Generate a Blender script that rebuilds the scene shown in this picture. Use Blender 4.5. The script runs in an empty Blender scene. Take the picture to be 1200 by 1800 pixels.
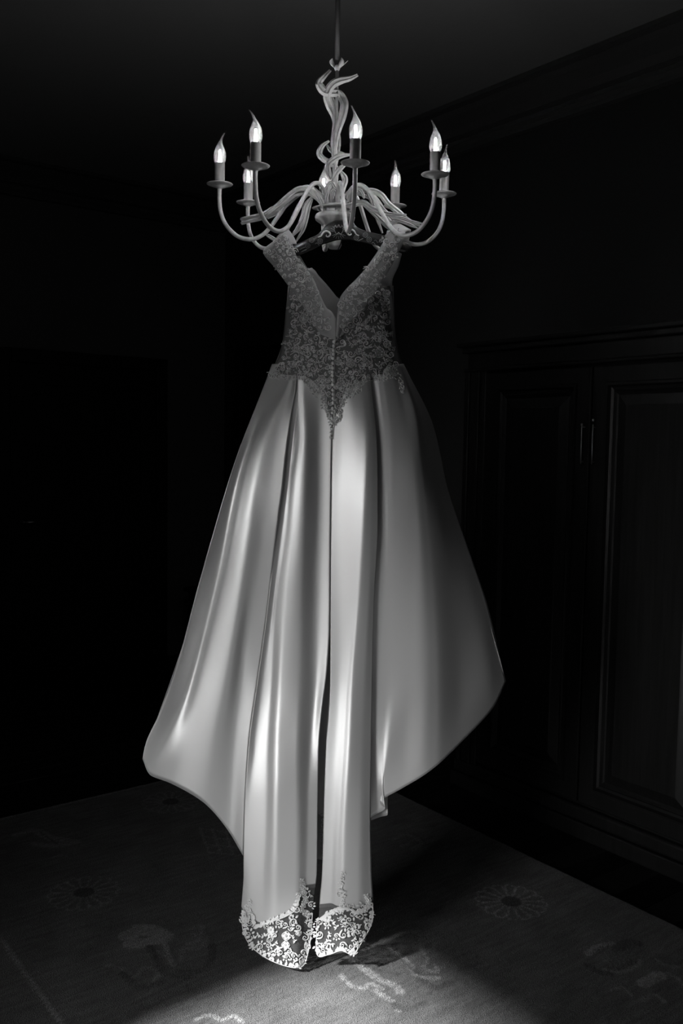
import bpy, math, random
import numpy as np
from mathutils import Vector, Matrix
random.seed(7); rng = np.random.default_rng(7)
SC = bpy.context.scene
COL = SC.collection

# ---------------------------------------------------------------- camera
F = 1602.0; PITCH = math.radians(4.4); ROLL = math.radians(0.9); H = 1.573
fwd = np.array([0, math.cos(PITCH), -math.sin(PITCH)])
up0 = np.array([0, math.sin(PITCH), math.cos(PITCH)])
R_ = math.cos(ROLL) * np.array([1., 0, 0]) + math.sin(ROLL) * up0
U_ = -math.sin(ROLL) * np.array([1., 0, 0]) + math.cos(ROLL) * up0
CP = np.array([0, 0, H])
cam = bpy.data.cameras.new('camera'); camo = bpy.data.objects.new('camera', cam); COL.objects.link(camo)
cam.sensor_fit = 'VERTICAL'; cam.sensor_height = 36.0; cam.lens = F / 1800 * 36.0
cam.clip_start = 0.05; cam.clip_end = 60
camo.matrix_world = Matrix(((R_[0], U_[0], -fwd[0], 0), (R_[1], U_[1], -fwd[1], 0), (R_[2], U_[2], -fwd[2], H), (0, 0, 0, 1)))
SC.camera = camo

# room frame: u runs along the right wall away from the camera, v runs towards it
UA = math.radians(-37.7)
Uv = np.array([math.sin(UA), math.cos(UA), 0]); Vv = np.array([math.cos(UA), -math.sin(UA), 0])
def RM(u, v, z): return Uv * u + Vv * v + np.array([0, 0, z])
ROOM = Matrix(((Uv[0], Vv[0], 0, 0), (Uv[1], Vv[1], 0, 0), (0, 0, 1, 0), (0, 0, 0, 1)))

# ---------------------------------------------------------------- world, lights, exposure
w = bpy.data.worlds.new('world'); SC.world = w; w.use_nodes = True
w.node_tree.nodes['Background'].inputs[0].default_value = (1, 1, 1, 1)
w.node_tree.nodes['Background'].inputs[1].default_value = 0.0015
SC.cycles.sample_clamp_direct = 40.0; SC.cycles.sample_clamp_indirect = 4.0
SC.view_settings.view_transform = 'Standard'; SC.view_settings.look = 'None'
SC.view_settings.exposure = 0.0; SC.view_settings.gamma = 1.0; SC.view_settings.use_curve_mapping = False
WV = -1.75                       # wall_left, the window wall
SUN_E, SUN_EL = 17.0, math.radians(35)
def light(name, kind, loc, target, energy, **k):
    l = bpy.data.lights.new(name, kind); l.energy = energy
    for a, b in k.items(): setattr(l, a, b)
    o = bpy.data.objects.new(name, l); COL.objects.link(o)
    o.location = Vector(loc); o.rotation_euler = (Vector(target) - Vector(loc)).to_track_quat('-Z', 'Y').to_euler()
    return o
sd = Vv * math.cos(SUN_EL) - np.array([0, 0, math.sin(SUN_EL)])
p0 = RM(1.5, -4.0, 3.0)
light('sun', 'SUN', p0, p0 + sd, SUN_E, angle=math.radians(3.6))
wp = RM(1.15, WV + 0.04, 1.0)
light('window_daylight', 'AREA', wp, np.array([0.30, 2.6, 0.30]), 5.6, shape='RECTANGLE', size=0.9, size_y=1.5, spread=math.radians(56))

# ---------------------------------------------------------------- materials
def mat(name, col, rough=0.5, metal=0.0, spec=0.5, bump=None, noise=None, alpha=1.0, sheen=0.0):
    m = bpy.data.materials.new(name); m.use_nodes = True; nt = m.node_tree; b = nt.nodes['Principled BSDF']
    c = (col, col, col) if not isinstance(col, tuple) else col
    b.inputs['Base Color'].default_value = (*c, 1); b.inputs['Roughness'].default_value = rough
    b.inputs['Metallic'].default_value = metal; b.inputs['Specular IOR Level'].default_value = spec
    b.inputs['Alpha'].default_value = alpha; b.inputs['Sheen Weight'].default_value = sheen
    tc = nt.nodes.new('ShaderNodeTexCoord')
    if noise:                      # (scale xyz, amount)
        mp = nt.nodes.new('ShaderNodeMapping'); mp.inputs['Scale'].default_value = noise[0]
        nt.links.new(tc.outputs['Object'], mp.inputs['Vector'])
        n = nt.nodes.new('ShaderNodeTexNoise'); n.inputs['Scale'].default_value = 1; n.inputs['Detail'].default_value = 6
        nt.links.new(mp.outputs[0], n.inputs['Vector'])
        r = nt.nodes.new('ShaderNodeMapRange'); r.inputs['From Min'].default_value = .3; r.inputs['From Max'].default_value = .7
        r.inputs['To Min'].default_value = 1 - noise[1]; r.inputs['To Max'].default_value = 1 + noise[1]
        nt.links.new(n.outputs['Fac'], r.inputs['Value'])
        mx = nt.nodes.new('ShaderNodeVectorMath'); mx.operation = 'SCALE'; mx.inputs[0].default_value = c
        nt.links.new(r.outputs[0], mx.inputs['Scale']); nt.links.new(mx.outputs[0], b.inputs['Base Color'])
    if bump:                       # (scale xyz, strength, distance)
        mp = nt.nodes.new('ShaderNodeMapping'); mp.inputs['Scale'].default_value = bump[0]
        nt.links.new(tc.outputs['Object'], mp.inputs['Vector'])
        n = nt.nodes.new('ShaderNodeTexNoise'); n.inputs['Scale'].default_value = 1; n.inputs['Detail'].default_value = 5
        nt.links.new(mp.outputs[0], n.inputs['Vector'])
        bp = nt.nodes.new('ShaderNodeBump'); bp.inputs['Strength'].default_value = bump[1]; bp.inputs['Distance'].default_value = bump[2]
        nt.links.new(n.outputs['Fac'], bp.inputs['Height']); nt.links.new(bp.outputs[0], b.inputs['Normal'])
    return m
M = {}
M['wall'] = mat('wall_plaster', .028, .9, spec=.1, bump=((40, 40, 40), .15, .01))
M['wall_back'] = mat('wall_plaster_brightened', .075, .9, spec=.1, bump=((40, 40, 40), .15, .01))  # same plaster as the other walls, lightened to stand in for missing light
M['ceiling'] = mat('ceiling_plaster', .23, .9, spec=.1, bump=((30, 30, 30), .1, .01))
M['cornice'] = mat('cornice_plaster', .055, .8, spec=.1)
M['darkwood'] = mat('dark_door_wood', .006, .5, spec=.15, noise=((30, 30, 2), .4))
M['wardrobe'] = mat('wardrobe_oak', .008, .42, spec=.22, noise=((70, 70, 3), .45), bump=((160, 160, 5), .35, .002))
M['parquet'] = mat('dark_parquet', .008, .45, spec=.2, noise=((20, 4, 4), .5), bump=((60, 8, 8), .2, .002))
M['metal'] = mat('handle_metal', .5, .3, metal=1.0)
M['cream'] = mat('cream_enamel', .6, .45, spec=.4, noise=((45, 45, 45), .22), bump=((90, 90, 90), .2, .002))
M['sleeve'] = mat('candle_sleeve_card', .42, .6, spec=.3, noise=((120, 120, 30), .12))
M['rod'] = mat('dark_rod', .035, .4, metal=.3)
M['hanger'] = mat('black_lacquer', .012, .32, spec=.5, noise=((60, 60, 60), .3))
M['paint'] = mat('painted_ornament', .75, .5)
M['paint2'] = mat('painted_ornament_dim', .25, .5)
M['wire'] = mat('hook_wire', .03, .35, metal=.8)
M['satin'] = mat('ivory_satin', .74, .42, metal=.58, spec=.5, bump=((30, 30, 420), .10, .0006))
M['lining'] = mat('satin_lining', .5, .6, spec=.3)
M['tulle'] = mat('bodice_tulle', .19, .75, spec=.25, alpha=.80, bump=((500, 500, 500), .25, .001))
M['organza'] = mat('strap_organza', .46, .6, spec=.35, alpha=.78, sheen=.3, bump=((400, 400, 400), .2, .001))
M['hemtulle'] = mat('hem_tulle', .16, .7, spec=.25, alpha=.42)
M['lacefill'] = mat('lace_fill', .34, .6, spec=.3, bump=((900, 900, 900), .5, .001))
M['lace'] = mat('corded_lace', .8, .55, spec=.4, bump=((700, 700, 700), .4, .001))
M['hemlace'] = mat('hem_lace', .80, .5, spec=.4, bump=((600, 600, 600), .4, .001))
M['bead'] = mat('crystal_bead', .98, .38, metal=.9, spec=1.0)
M['button'] = mat('satin_button', .85, .3, metal=.2)
M['curtain'] = mat('heavy_curtain', .05, .9)
def glass_mat():
    m = bpy.data.materials.new('bulb_glass'); m.use_nodes = True; nt = m.node_tree; nt.nodes.clear()
    o = nt.nodes.new('ShaderNodeOutputMaterial'); mx = nt.nodes.new('ShaderNodeMixShader')
    t = nt.nodes.new('ShaderNodeBsdfTransparent'); g = nt.nodes.new('ShaderNodeBsdfGlossy'); g.inputs['Roughness'].default_value = .06
    t.inputs[0].default_value = (.93, .93, .93, 1)
    lw = nt.nodes.new('ShaderNodeLayerWeight'); lw.inputs['Blend'].default_value = .38
    mr = nt.nodes.new('ShaderNodeMapRange'); mr.inputs['To Min'].default_value = .05; mr.inputs['To Max'].default_value = .75
    nt.links.new(lw.outputs['Facing'], mr.inputs['Value']); nt.links.new(mr.outputs[0], mx.inputs[0])
    df = nt.nodes.new('ShaderNodeBsdfTranslucent'); m0 = nt.nodes.new('ShaderNodeMixShader'); m0.inputs[0].default_value = .05
    nt.links.new(t.outputs[0], m0.inputs[1]); nt.links.new(df.outputs[0], m0.inputs[2]); nt.links.new(m0.outputs[0], mx.inputs[1]); nt.links.new(g.outputs[0], mx.inputs[2]); nt.links.new(mx.outputs[0], o.inputs[0])
    return m
M['glass'] = glass_mat()
def emit_mat(name, s):
    m = bpy.data.materials.new(name); m.use_nodes = True; nt = m.node_tree; nt.nodes.clear()
    o = nt.nodes.new('ShaderNodeOutputMaterial'); e = nt.nodes.new('ShaderNodeEmission'); e.inputs[1].default_value = s
    nt.links.new(e.outputs[0], o.inputs[0]); return m
M['filament'] = emit_mat('glowing_filament', 40.0)

# ---------------------------------------------------------------- mesh helpers
class MB:
    def __init__(s): s.v = []; s.f = []; s.n = 0
    def add(s, v, f):
        v = np.asarray(v, float).reshape(-1, 3)
        s.v.append(v); s.f += [tuple(i + s.n for i in q) for q in f]; s.n += len(v); return s
    def box(s, a, b):
        (x0, y0, z0), (x1, y1, z1) = a, b
        return s.add([(x0, y0, z0), (x1, y0, z0), (x1, y1, z0), (x0, y1, z0), (x0, y0, z1), (x1, y0, z1), (x1, y1, z1), (x0, y1, z1)],
                     [(0, 3, 2, 1), (4, 5, 6, 7), (0, 1, 5, 4), (1, 2, 6, 5), (2, 3, 7, 6), (3, 0, 4, 7)])
    def grid(s, P, close=False):
        P = np.asarray(P); n, m = P.shape[:2]; f = []
        for i in range(n - 1):
            for j in range(m - 1 + (1 if close else 0)):
                f.append((i * m + j, i * m + (j + 1) % m, (i + 1) * m + (j + 1) % m, (i + 1) * m + j))
        return s.add(P, f)
    def tube(s, path, r, k=8, caps=True):
        p = np.asarray(path, float); n = len(p); r = np.full(n, r) if np.isscalar(r) else np.asarray(r, float)
        t = np.gradient(p, axis=0); t /= np.linalg.norm(t, axis=1)[:, None] + 1e-12
        a = np.array([0, 0, 1.]) if abs(t[0][2]) < .9 else np.array([1., 0, 0])
        rows = []
        for i in range(n):
            a = a - t[i] * np.dot(a, t[i]); a /= np.linalg.norm(a) + 1e-12; b = np.cross(t[i], a)
            th = np.arange(k) * 2 * math.pi / k
            rows.append(p[i] + r[i] * (np.cos(th)[:, None] * a + np.sin(th)[:, None] * b))
        base = s.n; s.grid(rows, True)
        if caps: s.f += [tuple(base + j for j in range(k))[::-1], tuple(base + (n - 1) * k + j for j in range(k))]
        return s
    def lathe(s, prof, c=(0, 0, 0), k=24, tilt=None):
        th = np.arange(k) * 2 * math.pi / k; rows = []
        for r, z in prof:
            o = tilt(z) if tilt else (0, 0)
            rows.append(np.stack([c[0] + o[0] + r * np.cos(th), c[1] + o[1] + r * np.sin(th), np.full(k, c[2] + z)], 1))
        return s.grid(rows, True)
def link(o, parent=None):
    COL.objects.link(o)
    if parent is not None: o.parent = parent
    return o
def build(name, mb, m, parent=None, smooth=True, **props):
    me = bpy.data.meshes.new(name); me.from_pydata(np.concatenate(mb.v).tolist(), [], mb.f)
    me.materials.append(M[m] if isinstance(m, str) else m)
    if smooth: me.shade_smooth()
    me.update(); o = link(bpy.data.objects.new(name, me), parent)
    for k, x in props.items(): o[k] = x
    return o
def copy(o, parent=None):
    c = o.copy(); COL.objects.link(c); c.parent = parent
    return c
def empty(name, label, cat, M4=None, **k):
    o = bpy.data.objects.new(name, None); COL.objects.link(o); o['label'] = label; o['category'] = cat
    if M4 is not None: o.matrix_world = M4
    for a, b in k.items(): o[a] = b
    return o
def solid(o, t, off=0.0):
    m = o.modifiers.new('thickness', 'SOLIDIFY'); m.thickness = t; m.offset = off; return o
def bevel(o, wd, seg=2):
    m = o.modifiers.new('bevel', 'BEVEL'); m.width = wd; m.segments = seg; m.limit_method = 'ANGLE'; return o
def atY(px, py, Y):
    d = fwd + R_ * (px - 600) / F - U_ * (py - 900) / F
    return CP + d * (Y / d[1])
def atZ(px, py, z=0.0):
    d = fwd + R_ * (px - 600) / F - U_ * (py - 900) / F
    return CP + d * ((z - H) / d[2])
def atPlane(px, py, p, n):
    d = fwd + R_ * (px - 600) / F - U_ * (py - 900) / F
    return CP + d * (np.dot(p - CP, n) / np.dot(d, n))
def spline(pts, n=24):                      # Catmull-Rom through points of any dimension
    p = np.asarray(pts, float); k = len(p)
    q = np.vstack([2 * p[0] - p[1], p, 2 * p[-1] - p[-2]]); out = []
    for t in np.linspace(0, k - 1, n):
        i = min(int(t), k - 2); f = t - i; a, b, c, d = q[i:i + 4]
        out.append(.5 * ((2 * b) + (c - a) * f + (2 * a - 5 * b + 4 * c - d) * f * f + (3 * b - a - 3 * c + d) * f ** 3))
    return np.array(out)

# ================================================================ ROOM
C_U, C_V, ZC = 5.984, 3.5, 3.285            # far corner, ceiling height
NU = -2.6                                    # near end of the room
def struct(name, mb, m, **k):
    o = build(name, mb, m, None, False, kind='structure', **k); o.matrix_world = ROOM; return o
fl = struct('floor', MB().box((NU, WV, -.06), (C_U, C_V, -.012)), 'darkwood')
struct('ceiling', MB().box((NU, WV, ZC), (C_U, C_V, ZC + .1)), 'ceiling')
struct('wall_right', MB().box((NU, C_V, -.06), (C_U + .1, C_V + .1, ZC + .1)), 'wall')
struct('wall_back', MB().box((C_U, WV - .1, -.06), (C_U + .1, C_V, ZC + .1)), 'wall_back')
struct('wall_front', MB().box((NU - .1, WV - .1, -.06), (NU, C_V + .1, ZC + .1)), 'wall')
J0, J1, ZL, ZS = 0.30, 2.10, (1.79 - WV) * math.tan(SUN_EL), 0.25
wl = MB()
wl.box((NU, WV - .1, -.06), (J0, WV, ZC + .1)); wl.box((J1, WV - .1, -.06), (C_U, WV, ZC + .1))
wl.box((J0, WV - .1, -.06), (J1, WV, ZS)); wl.box((J0, WV - .1, ZL), (J1, WV, ZC + .1))
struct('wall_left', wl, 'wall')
wf = MB()
wf.box((J0 - .08, WV, ZS - .08), (J0, WV + .03, ZL + .08)); wf.box((J1, WV, ZS - .08), (J1 + .08, WV + .03, ZL + .08))
wf.box((J0 - .08, WV, ZL), (J1 + .08, WV + .03, ZL + .08)); wf.box((J0 - .12, WV, ZS - .08), (J1 + .12, WV + .08, ZS - .04))
win = struct('window_1', wf, 'darkwood')
# planks of the parquet, running away from the wardrobe wall
pk = MB().box((0, 0, -.012), (.116, .86, 0)); pm = None; k = 0
for i in range(30):
    for j in range(2):
        if pm is None:
            o = build('plank', pk, 'parquet', fl, False); bevel(o, .002, 1); pm = o
        else: o = copy(pm, fl)
        uu = .55 + i * .118; vv = 2.16 - (.43 if i % 2 else 0) + j * .863
        if vv + .86 > C_V - .02: vv = C_V - .02 - .86
        if i % 2 and j == 1: vv = 2.16 - .43 + .863
        o.location = (uu, vv, 0); k += 1
for i in range(26):                           # planks beyond the far edge of the carpet
    o = copy(pm, fl); o.rotation_euler = (0, 0, 0); o.location = (4.10 + (i % 13) * .118, .30 + (i // 13) * .863, 0)
# cornice on the two far walls: stepped moulding swept along the wall
prof = [(0, 0), (.20, 0), (.20, -.022), (.17, -.03), (.15, -.05), (.10, -.09), (.075, -.12), (.045, -.13), (.045, -.15), (.025, -.165), (.025, -.185), (0, -.19)]
def sweep(name, axis, m, prof, a, b, top):
    rows = []
    for t in (a, b):
        rows.append([(t, C_V - p, top + q) if axis == 'u' else (C_U - p, t, top + q) for p, q in prof])
    return struct(name, MB().grid(rows), m)
sweep('trim_1', 'u', 'cornice', prof, NU, C_U, ZC)
sweep('trim_2', 'v', 'cornice', prof, WV, C_V, ZC)
bprof = [(.0, .13), (.012, .13), (.018, .11), (.018, -.012), (0, -.012)]
sweep('baseboard_right', 'u', 'darkwood', bprof, NU, 4.9, 0)
sweep('baseboard_back', 'v', 'darkwood', bprof, WV, 1.83, 0)

# panelled doors
def panel_rings(mb, x0, x1, z0, z1, steps, put):
    """nested rectangles: steps = [(inset, depth)...] closed by a flat centre; put(x, depth, z) gives the point"""
    rows = []
    for ins, dp in steps:
        rows.append([put(x0 + ins, dp, z0 + ins), put(x1 - ins, dp, z0 + ins), put(x1 - ins, dp, z1 - ins), put(x0 + ins, dp, z1 - ins)])
    b = mb.n; mb.grid(rows, True); n = len(rows)
    mb.f.append(tuple(b + (n - 1) * 4 + j for j in range(4)))
def door(name, axis, a0, a1, ztop, wallc, cols=1):
    s = MB(); fw, th = .085, .035
    def put(a, d, z): return (wallc - d, a, z) if axis == 'v' else (a, wallc - d, z)
    def bx(a_0, a_1, d0, d1, z0, z1):
        p = put(a_0, d0, z0); q = put(a_1, d1, z1); s.box(np.minimum(p, q), np.maximum(p, q))
    bx(a0, a0 + fw, .001, th, -.01, ztop); bx(a1 - fw, a1, .001, th, -.01, ztop); bx(a0 + fw, a1 - fw, .001, th, ztop - fw, ztop)
    bx(a0 + fw - .015, a0 + fw, th, th + .01, -.01, ztop - fw + .015); bx(a1 - fw, a1 - fw + .015, th, th + .01, -.01, ztop - fw + .015)
    o = struct(name, s, 'darkwood'); bevel(o, .004)
    leaf = MB(); i0, i1 = a0 + fw + .004, a1 - fw - .004
    def lb(A0, A1, z0, z1, d=.018):
        p = put(A0, .002, z0); q = put(A1, d, z1); leaf.box(np.minimum(p, q), np.maximum(p, q))
    lb(i0, i1, -.005, ztop - fw - .004, .006)
    lb(i0, i0 + .11, -.005, ztop - fw - .004); lb(i1 - .11, i1, -.005, ztop - fw - .004)
    for z0, z1 in ((-.005, .2), (.92, 1.06), (ztop - fw - .14, ztop - fw - .004)): lb(i0 + .11, i1 - .11, z0, z1)
    l = build('door_leaf', leaf, 'darkwood', o, False); bevel(l, .003)
    h = MB(); zc = 1.02; q = put(i0 + .055 if axis == 'v' else i1 - .055, .02, zc); q2 = put(i0 + .055 if axis == 'v' else i1 - .055, .07, zc)
    q3 = put(i0 + .16 if axis == 'v' else i1 - .16, .07, zc)
    h.tube([q, q2], .009); h.tube([q2, q3], .008); build('door_handle', h, 'metal', o)
    return o
door('door_1', 'v', 1.83, 3.015, 2.14, C_U)
door('door_2', 'u', 4.92, 5.79, 2.235, C_V)

# wardrobe
wd = empty('wardrobe', 'tall dark panelled wooden wardrobe against the right wall', 'wardrobe', ROOM)
VF, UL, UR, ZT = 2.945, 2.93, .98, 2.02
cb = MB()
cb.box((UR, VF + .03, .125), (UL, C_V - .005, ZT - .06))
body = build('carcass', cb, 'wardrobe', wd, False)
bp = MB(); bp.box((UR - .02, VF - .005, -.002), (UL + .02, C_V - .004, .065)); o = build('plinth', bp, 'wardrobe', wd, False); bevel(o, .006)
bp = MB(); bp.box((UR - .01, VF + .004, .065), (UL + .01, C_V - .004, .125)); o = build('plinth_moulding', bp, 'wardrobe', wd, False); bevel(o, .012, 3)
for nm, d0, z0, z1 in (('top_moulding', -.03, ZT - .02, ZT), ('top_moulding', -.01, ZT - .045, ZT - .02), ('frieze', .012, ZT - .115, ZT - .045), ('top_moulding', -.004, ZT - .128, ZT - .115)):
    bp = MB(); bp.box((UR - .03 + d0, VF + d0, z0), (UL + .0 - d0 * .8, C_V - .004, z1)); o = build(nm, bp, 'wardrobe', wd, False); bevel(o, .005)
for x0, x1 in ((2.80, 2.93),):
    bp = MB(); bp.box((x0, VF + .005, .125), (x1, VF + .04, ZT - .128)); bp.box((x0 + .03, VF - .006, .125), (x0 + .05, VF + .006, ZT - .128)); bp.box((x1 - .04, VF - .006, .125), (x1 - .02, VF + .006, ZT - .128))
    o = build('stile', bp, 'wardrobe', wd, False); bevel(o, .004)
for (x0, x1) in ((2.238, 2.795), (1.65, 2.230), (1.06, 1.642)):
    z0, z1 = .145, ZT - .140
    s = MB(); d = .0
    def put(x, dp, z): return (x, VF + dp, z)
    st = [(0, .035), (0, .004), (.004, 0), (.062, 0), (.066, -.008), (.076, -.008), (.082, .006), (.092, .010), (.098, .004), (.106, .012), (.112, .016), (.15, .004), (.154, .002)]
    panel_rings(s, x0, x1, z0, z1, st, put)
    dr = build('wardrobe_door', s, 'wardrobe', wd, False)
    hx = x0 + .022 if x0 > 2.2 else x1 - .022
    if x0 > 1.5:
        h = MB(); h.tube([(hx, VF - .018, 1.50), (hx, VF - .018, 1.655)], .0028, 8)
        for z in (1.51, 1.645): h.tube([(hx, VF + .002, z), (hx, VF - .018, z)], .003, 6)
        h.lathe([(0, .006), (.0055, .004), (.006, 0), (.0055, -.004), (0, -.006)], (hx, VF - .018, 1.672 if x0 < 2.2 else 1.655), 10)
        build('handle', h, 'metal', dr)
# low chest in the far corner
ch = empty('low_chest', 'low dark wooden chest against the back wall, behind the dress skirt', 'chest', ROOM)
cm = MB(); cm.box((5.2, 3.06, 0.06), (5.72, 3.46, .50)); 
bevel(build('chest_body', cm, 'darkwood', ch, False), .006)
cm = MB(); cm.box((5.17, 3.03, .50), (5.74, 3.48, .53)); bevel(build('chest_lid', cm, 'darkwood', ch, False), .006)
for a, b in ((5.2, 3.06), (5.66, 3.06), (5.2, 3.40), (5.66, 3.40)):
    cm = MB(); cm.box((a, b, -.012), (a + .05, b + .05, .06)); build('foot', cm, 'darkwood', ch, False)

# ================================================================ CARPET
CU0, CU1, CV0, CV1 = -.6, 3.729, .30, 2.648
def uvp(px, py):
    p = atZ(px, py); return np.array([p @ Uv, p @ Vv])
strokes = []                                  # (uv polyline, half width m, tone)
def stroke(pts, wd, tone, curve=True, n=None):
    q = [uvp(*p) for p in pts]
    if curve and len(q) > 2: q = spline(q, n or len(q) * 5)
    strokes.append((np.array(q), wd, tone))
def rosette(u, v, r, tone, n=16):
    for k in range(n):
        a = 2 * math.pi * k / n; h = math.pi / n * .92
        pts = [(u + r * .30 * math.cos(a - h * .8), v + r * .30 * math.sin(a - h * .8)), (u + r * .62 * math.cos(a - h), v + r * .62 * math.sin(a - h)),
               (u + r * .93 * math.cos(a - h * .85), v + r * .93 * math.sin(a - h * .85)), (u + r * 1.02 * math.cos(a), v + r * 1.02 * math.sin(a)),
               (u + r * .93 * math.cos(a + h * .85), v + r * .93 * math.sin(a + h * .85)), (u + r * .62 * math.cos(a + h), v + r * .62 * math.sin(a + h)), (u + r * .30 * math.cos(a + h * .8), v + r * .30 * math.sin(a + h * .8))]
        strokes.append((spline(pts, 18), .0042, tone))
    th = np.linspace(0, 2 * math.pi, 24); strokes.append((np.stack([u + r * .14 * np.cos(th), v + r * .14 * np.sin(th)], 1), r * .15, .035))
rosette(2.022, 2.326, .118, .30); rosette(2.935, 1.171, .118, .26); rosette(3.479, 1.779, .118, .22)
rosette(1.1, 1.171, .118, .26)
L = .27
# knot lattice
for a in range(4):
    stroke([(352 + a * 22, 1458 + a * 1.5), (368 + a * 21, 1502 + a * 1)], .006, .22, False)
for b in range(4):
    stroke([(352 + b * 5, 1459 + b * 14), (428 + b * 5, 1468 + b * 13)], .006, .22, False)
# bell-shaped blossom with stem
for q, wdt in (([(225, 1648), (245, 1640), (270, 1640), (290, 1650)], .028), ([(232, 1662), (255, 1660), (280, 1655)], .026), ([(285, 1652), (292, 1668), (297, 1680), (304, 1700)], .009), ([(240, 1633), (262, 1632), (284, 1640)], .014), ([(262, 1668), (282, 1678), (300, 1690)], .004)):
    stroke(q, wdt, L)
for q in ([(190, 1700), (215, 1705), (235, 1722), (255, 1705), (278, 1712), (270, 1735)], [(320, 1690), (325, 1672), (350, 1670), (365, 1650), (340, 1645)], [(330, 1640), (355, 1630), (350, 1655), (330, 1662)]):
    stroke(q, .009, .17)
for q in ([(215, 1715), (245, 1740), (285, 1730)], [(310, 1712), (345, 1712), (370, 1690), (372, 1665)], [(262, 1668), (290, 1715), (330, 1722)]):
    stroke(q, .012, .07)
# cloud scrolls near the hem, in and right of the sun
for q, wdt, t in (([(682, 1666), (703, 1682), (722, 1700), (728, 1715), (745, 1722), (770, 1722)], .010, .27), ([(620, 1690), (640, 1706), (665, 1724), (692, 1735), (705, 1748)], .013, .34),
                  ([(600, 1718), (618, 1736), (640, 1740), (650, 1732), (672, 1742)], .009, .3), ([(660, 1745), (690, 1765), (700, 1780)], .009, .3), ([(690, 1770), (715, 1778), (745, 1768)], .012, .07),
                  ([(640, 1700), (672, 1712), (700, 1716)], .008, .08), ([(705, 1690), (735, 1716), (755, 1716)], .006, .08), ([(740, 1670), (752, 1690), (745, 1705), (770, 1712), (765, 1700)], .007, .22),
                  ([(735, 1725), (765, 1740), (790, 1732)], .012, .07), ([(345, 1796), (370, 1788), (390, 1798), (410, 1790), (425, 1799)], .008, .34)):
    stroke(q, wdt, t)
# banner motif at the right
for q, wdt, t in (([(1033, 1680), (1050, 1668), (1075, 1662)], .012, .27), ([(1130, 1732), (1145, 1724), (1158, 1718)], .020, .27), ([(1065, 1708), (1085, 1712), (1110, 1706), (1125, 1692)], .009, .25),
                  ([(1085, 1672), (1105, 1660), (1118, 1662)], .020, .06), ([(1030, 1700), (1050, 1712), (1070, 1716)], .012, .06), ([(1068, 1690), (1095, 1682), (1118, 1672)], .016, .13),
                  ([(1075, 1745), (1095, 1740), (1112, 1755)], .007, .22), ([(1130, 1762), (1150, 1752), (1168, 1765)], .007, .22), ([(1170, 1715), (1190, 1722), (1199, 1735)], .008, .2), ([(1155, 1690), (1170, 1700), (1190, 1702)], .007, .2)):
    stroke(q, wdt, t)
for k in range(7): stroke([(1068 + k * 8, 1700 - k * 2), (1070 + k * 8, 1712 - k * 2.4)], .004, .06, False)
for k in range(4): stroke([(1042 + k * 8, 1678 - k * 3), (1045 + k * 8, 1672 - k * 3)], .003, .06, False)
# far left group and small marks
for q, wdt, t in (([(30, 1470), (60, 1462), (90, 1476), (135, 1482)], .02, .20), ([(60, 1486), (90, 1490), (120, 1486)], .016, .19), ([(70, 1466), (88, 1478), (100, 1486)], .004, .05), ([(95, 1510), (110, 1506), (122, 1511)], .008, .17),
                  ([(690, 1478), (715, 1470), (740, 1484), (725, 1496)], .010, .2), ([(705, 1490), (735, 1476)], .008, .19), ([(340, 1508), (360, 1504), (372, 1512)], .006, .17)):
    stroke(q, wdt, t)
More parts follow.
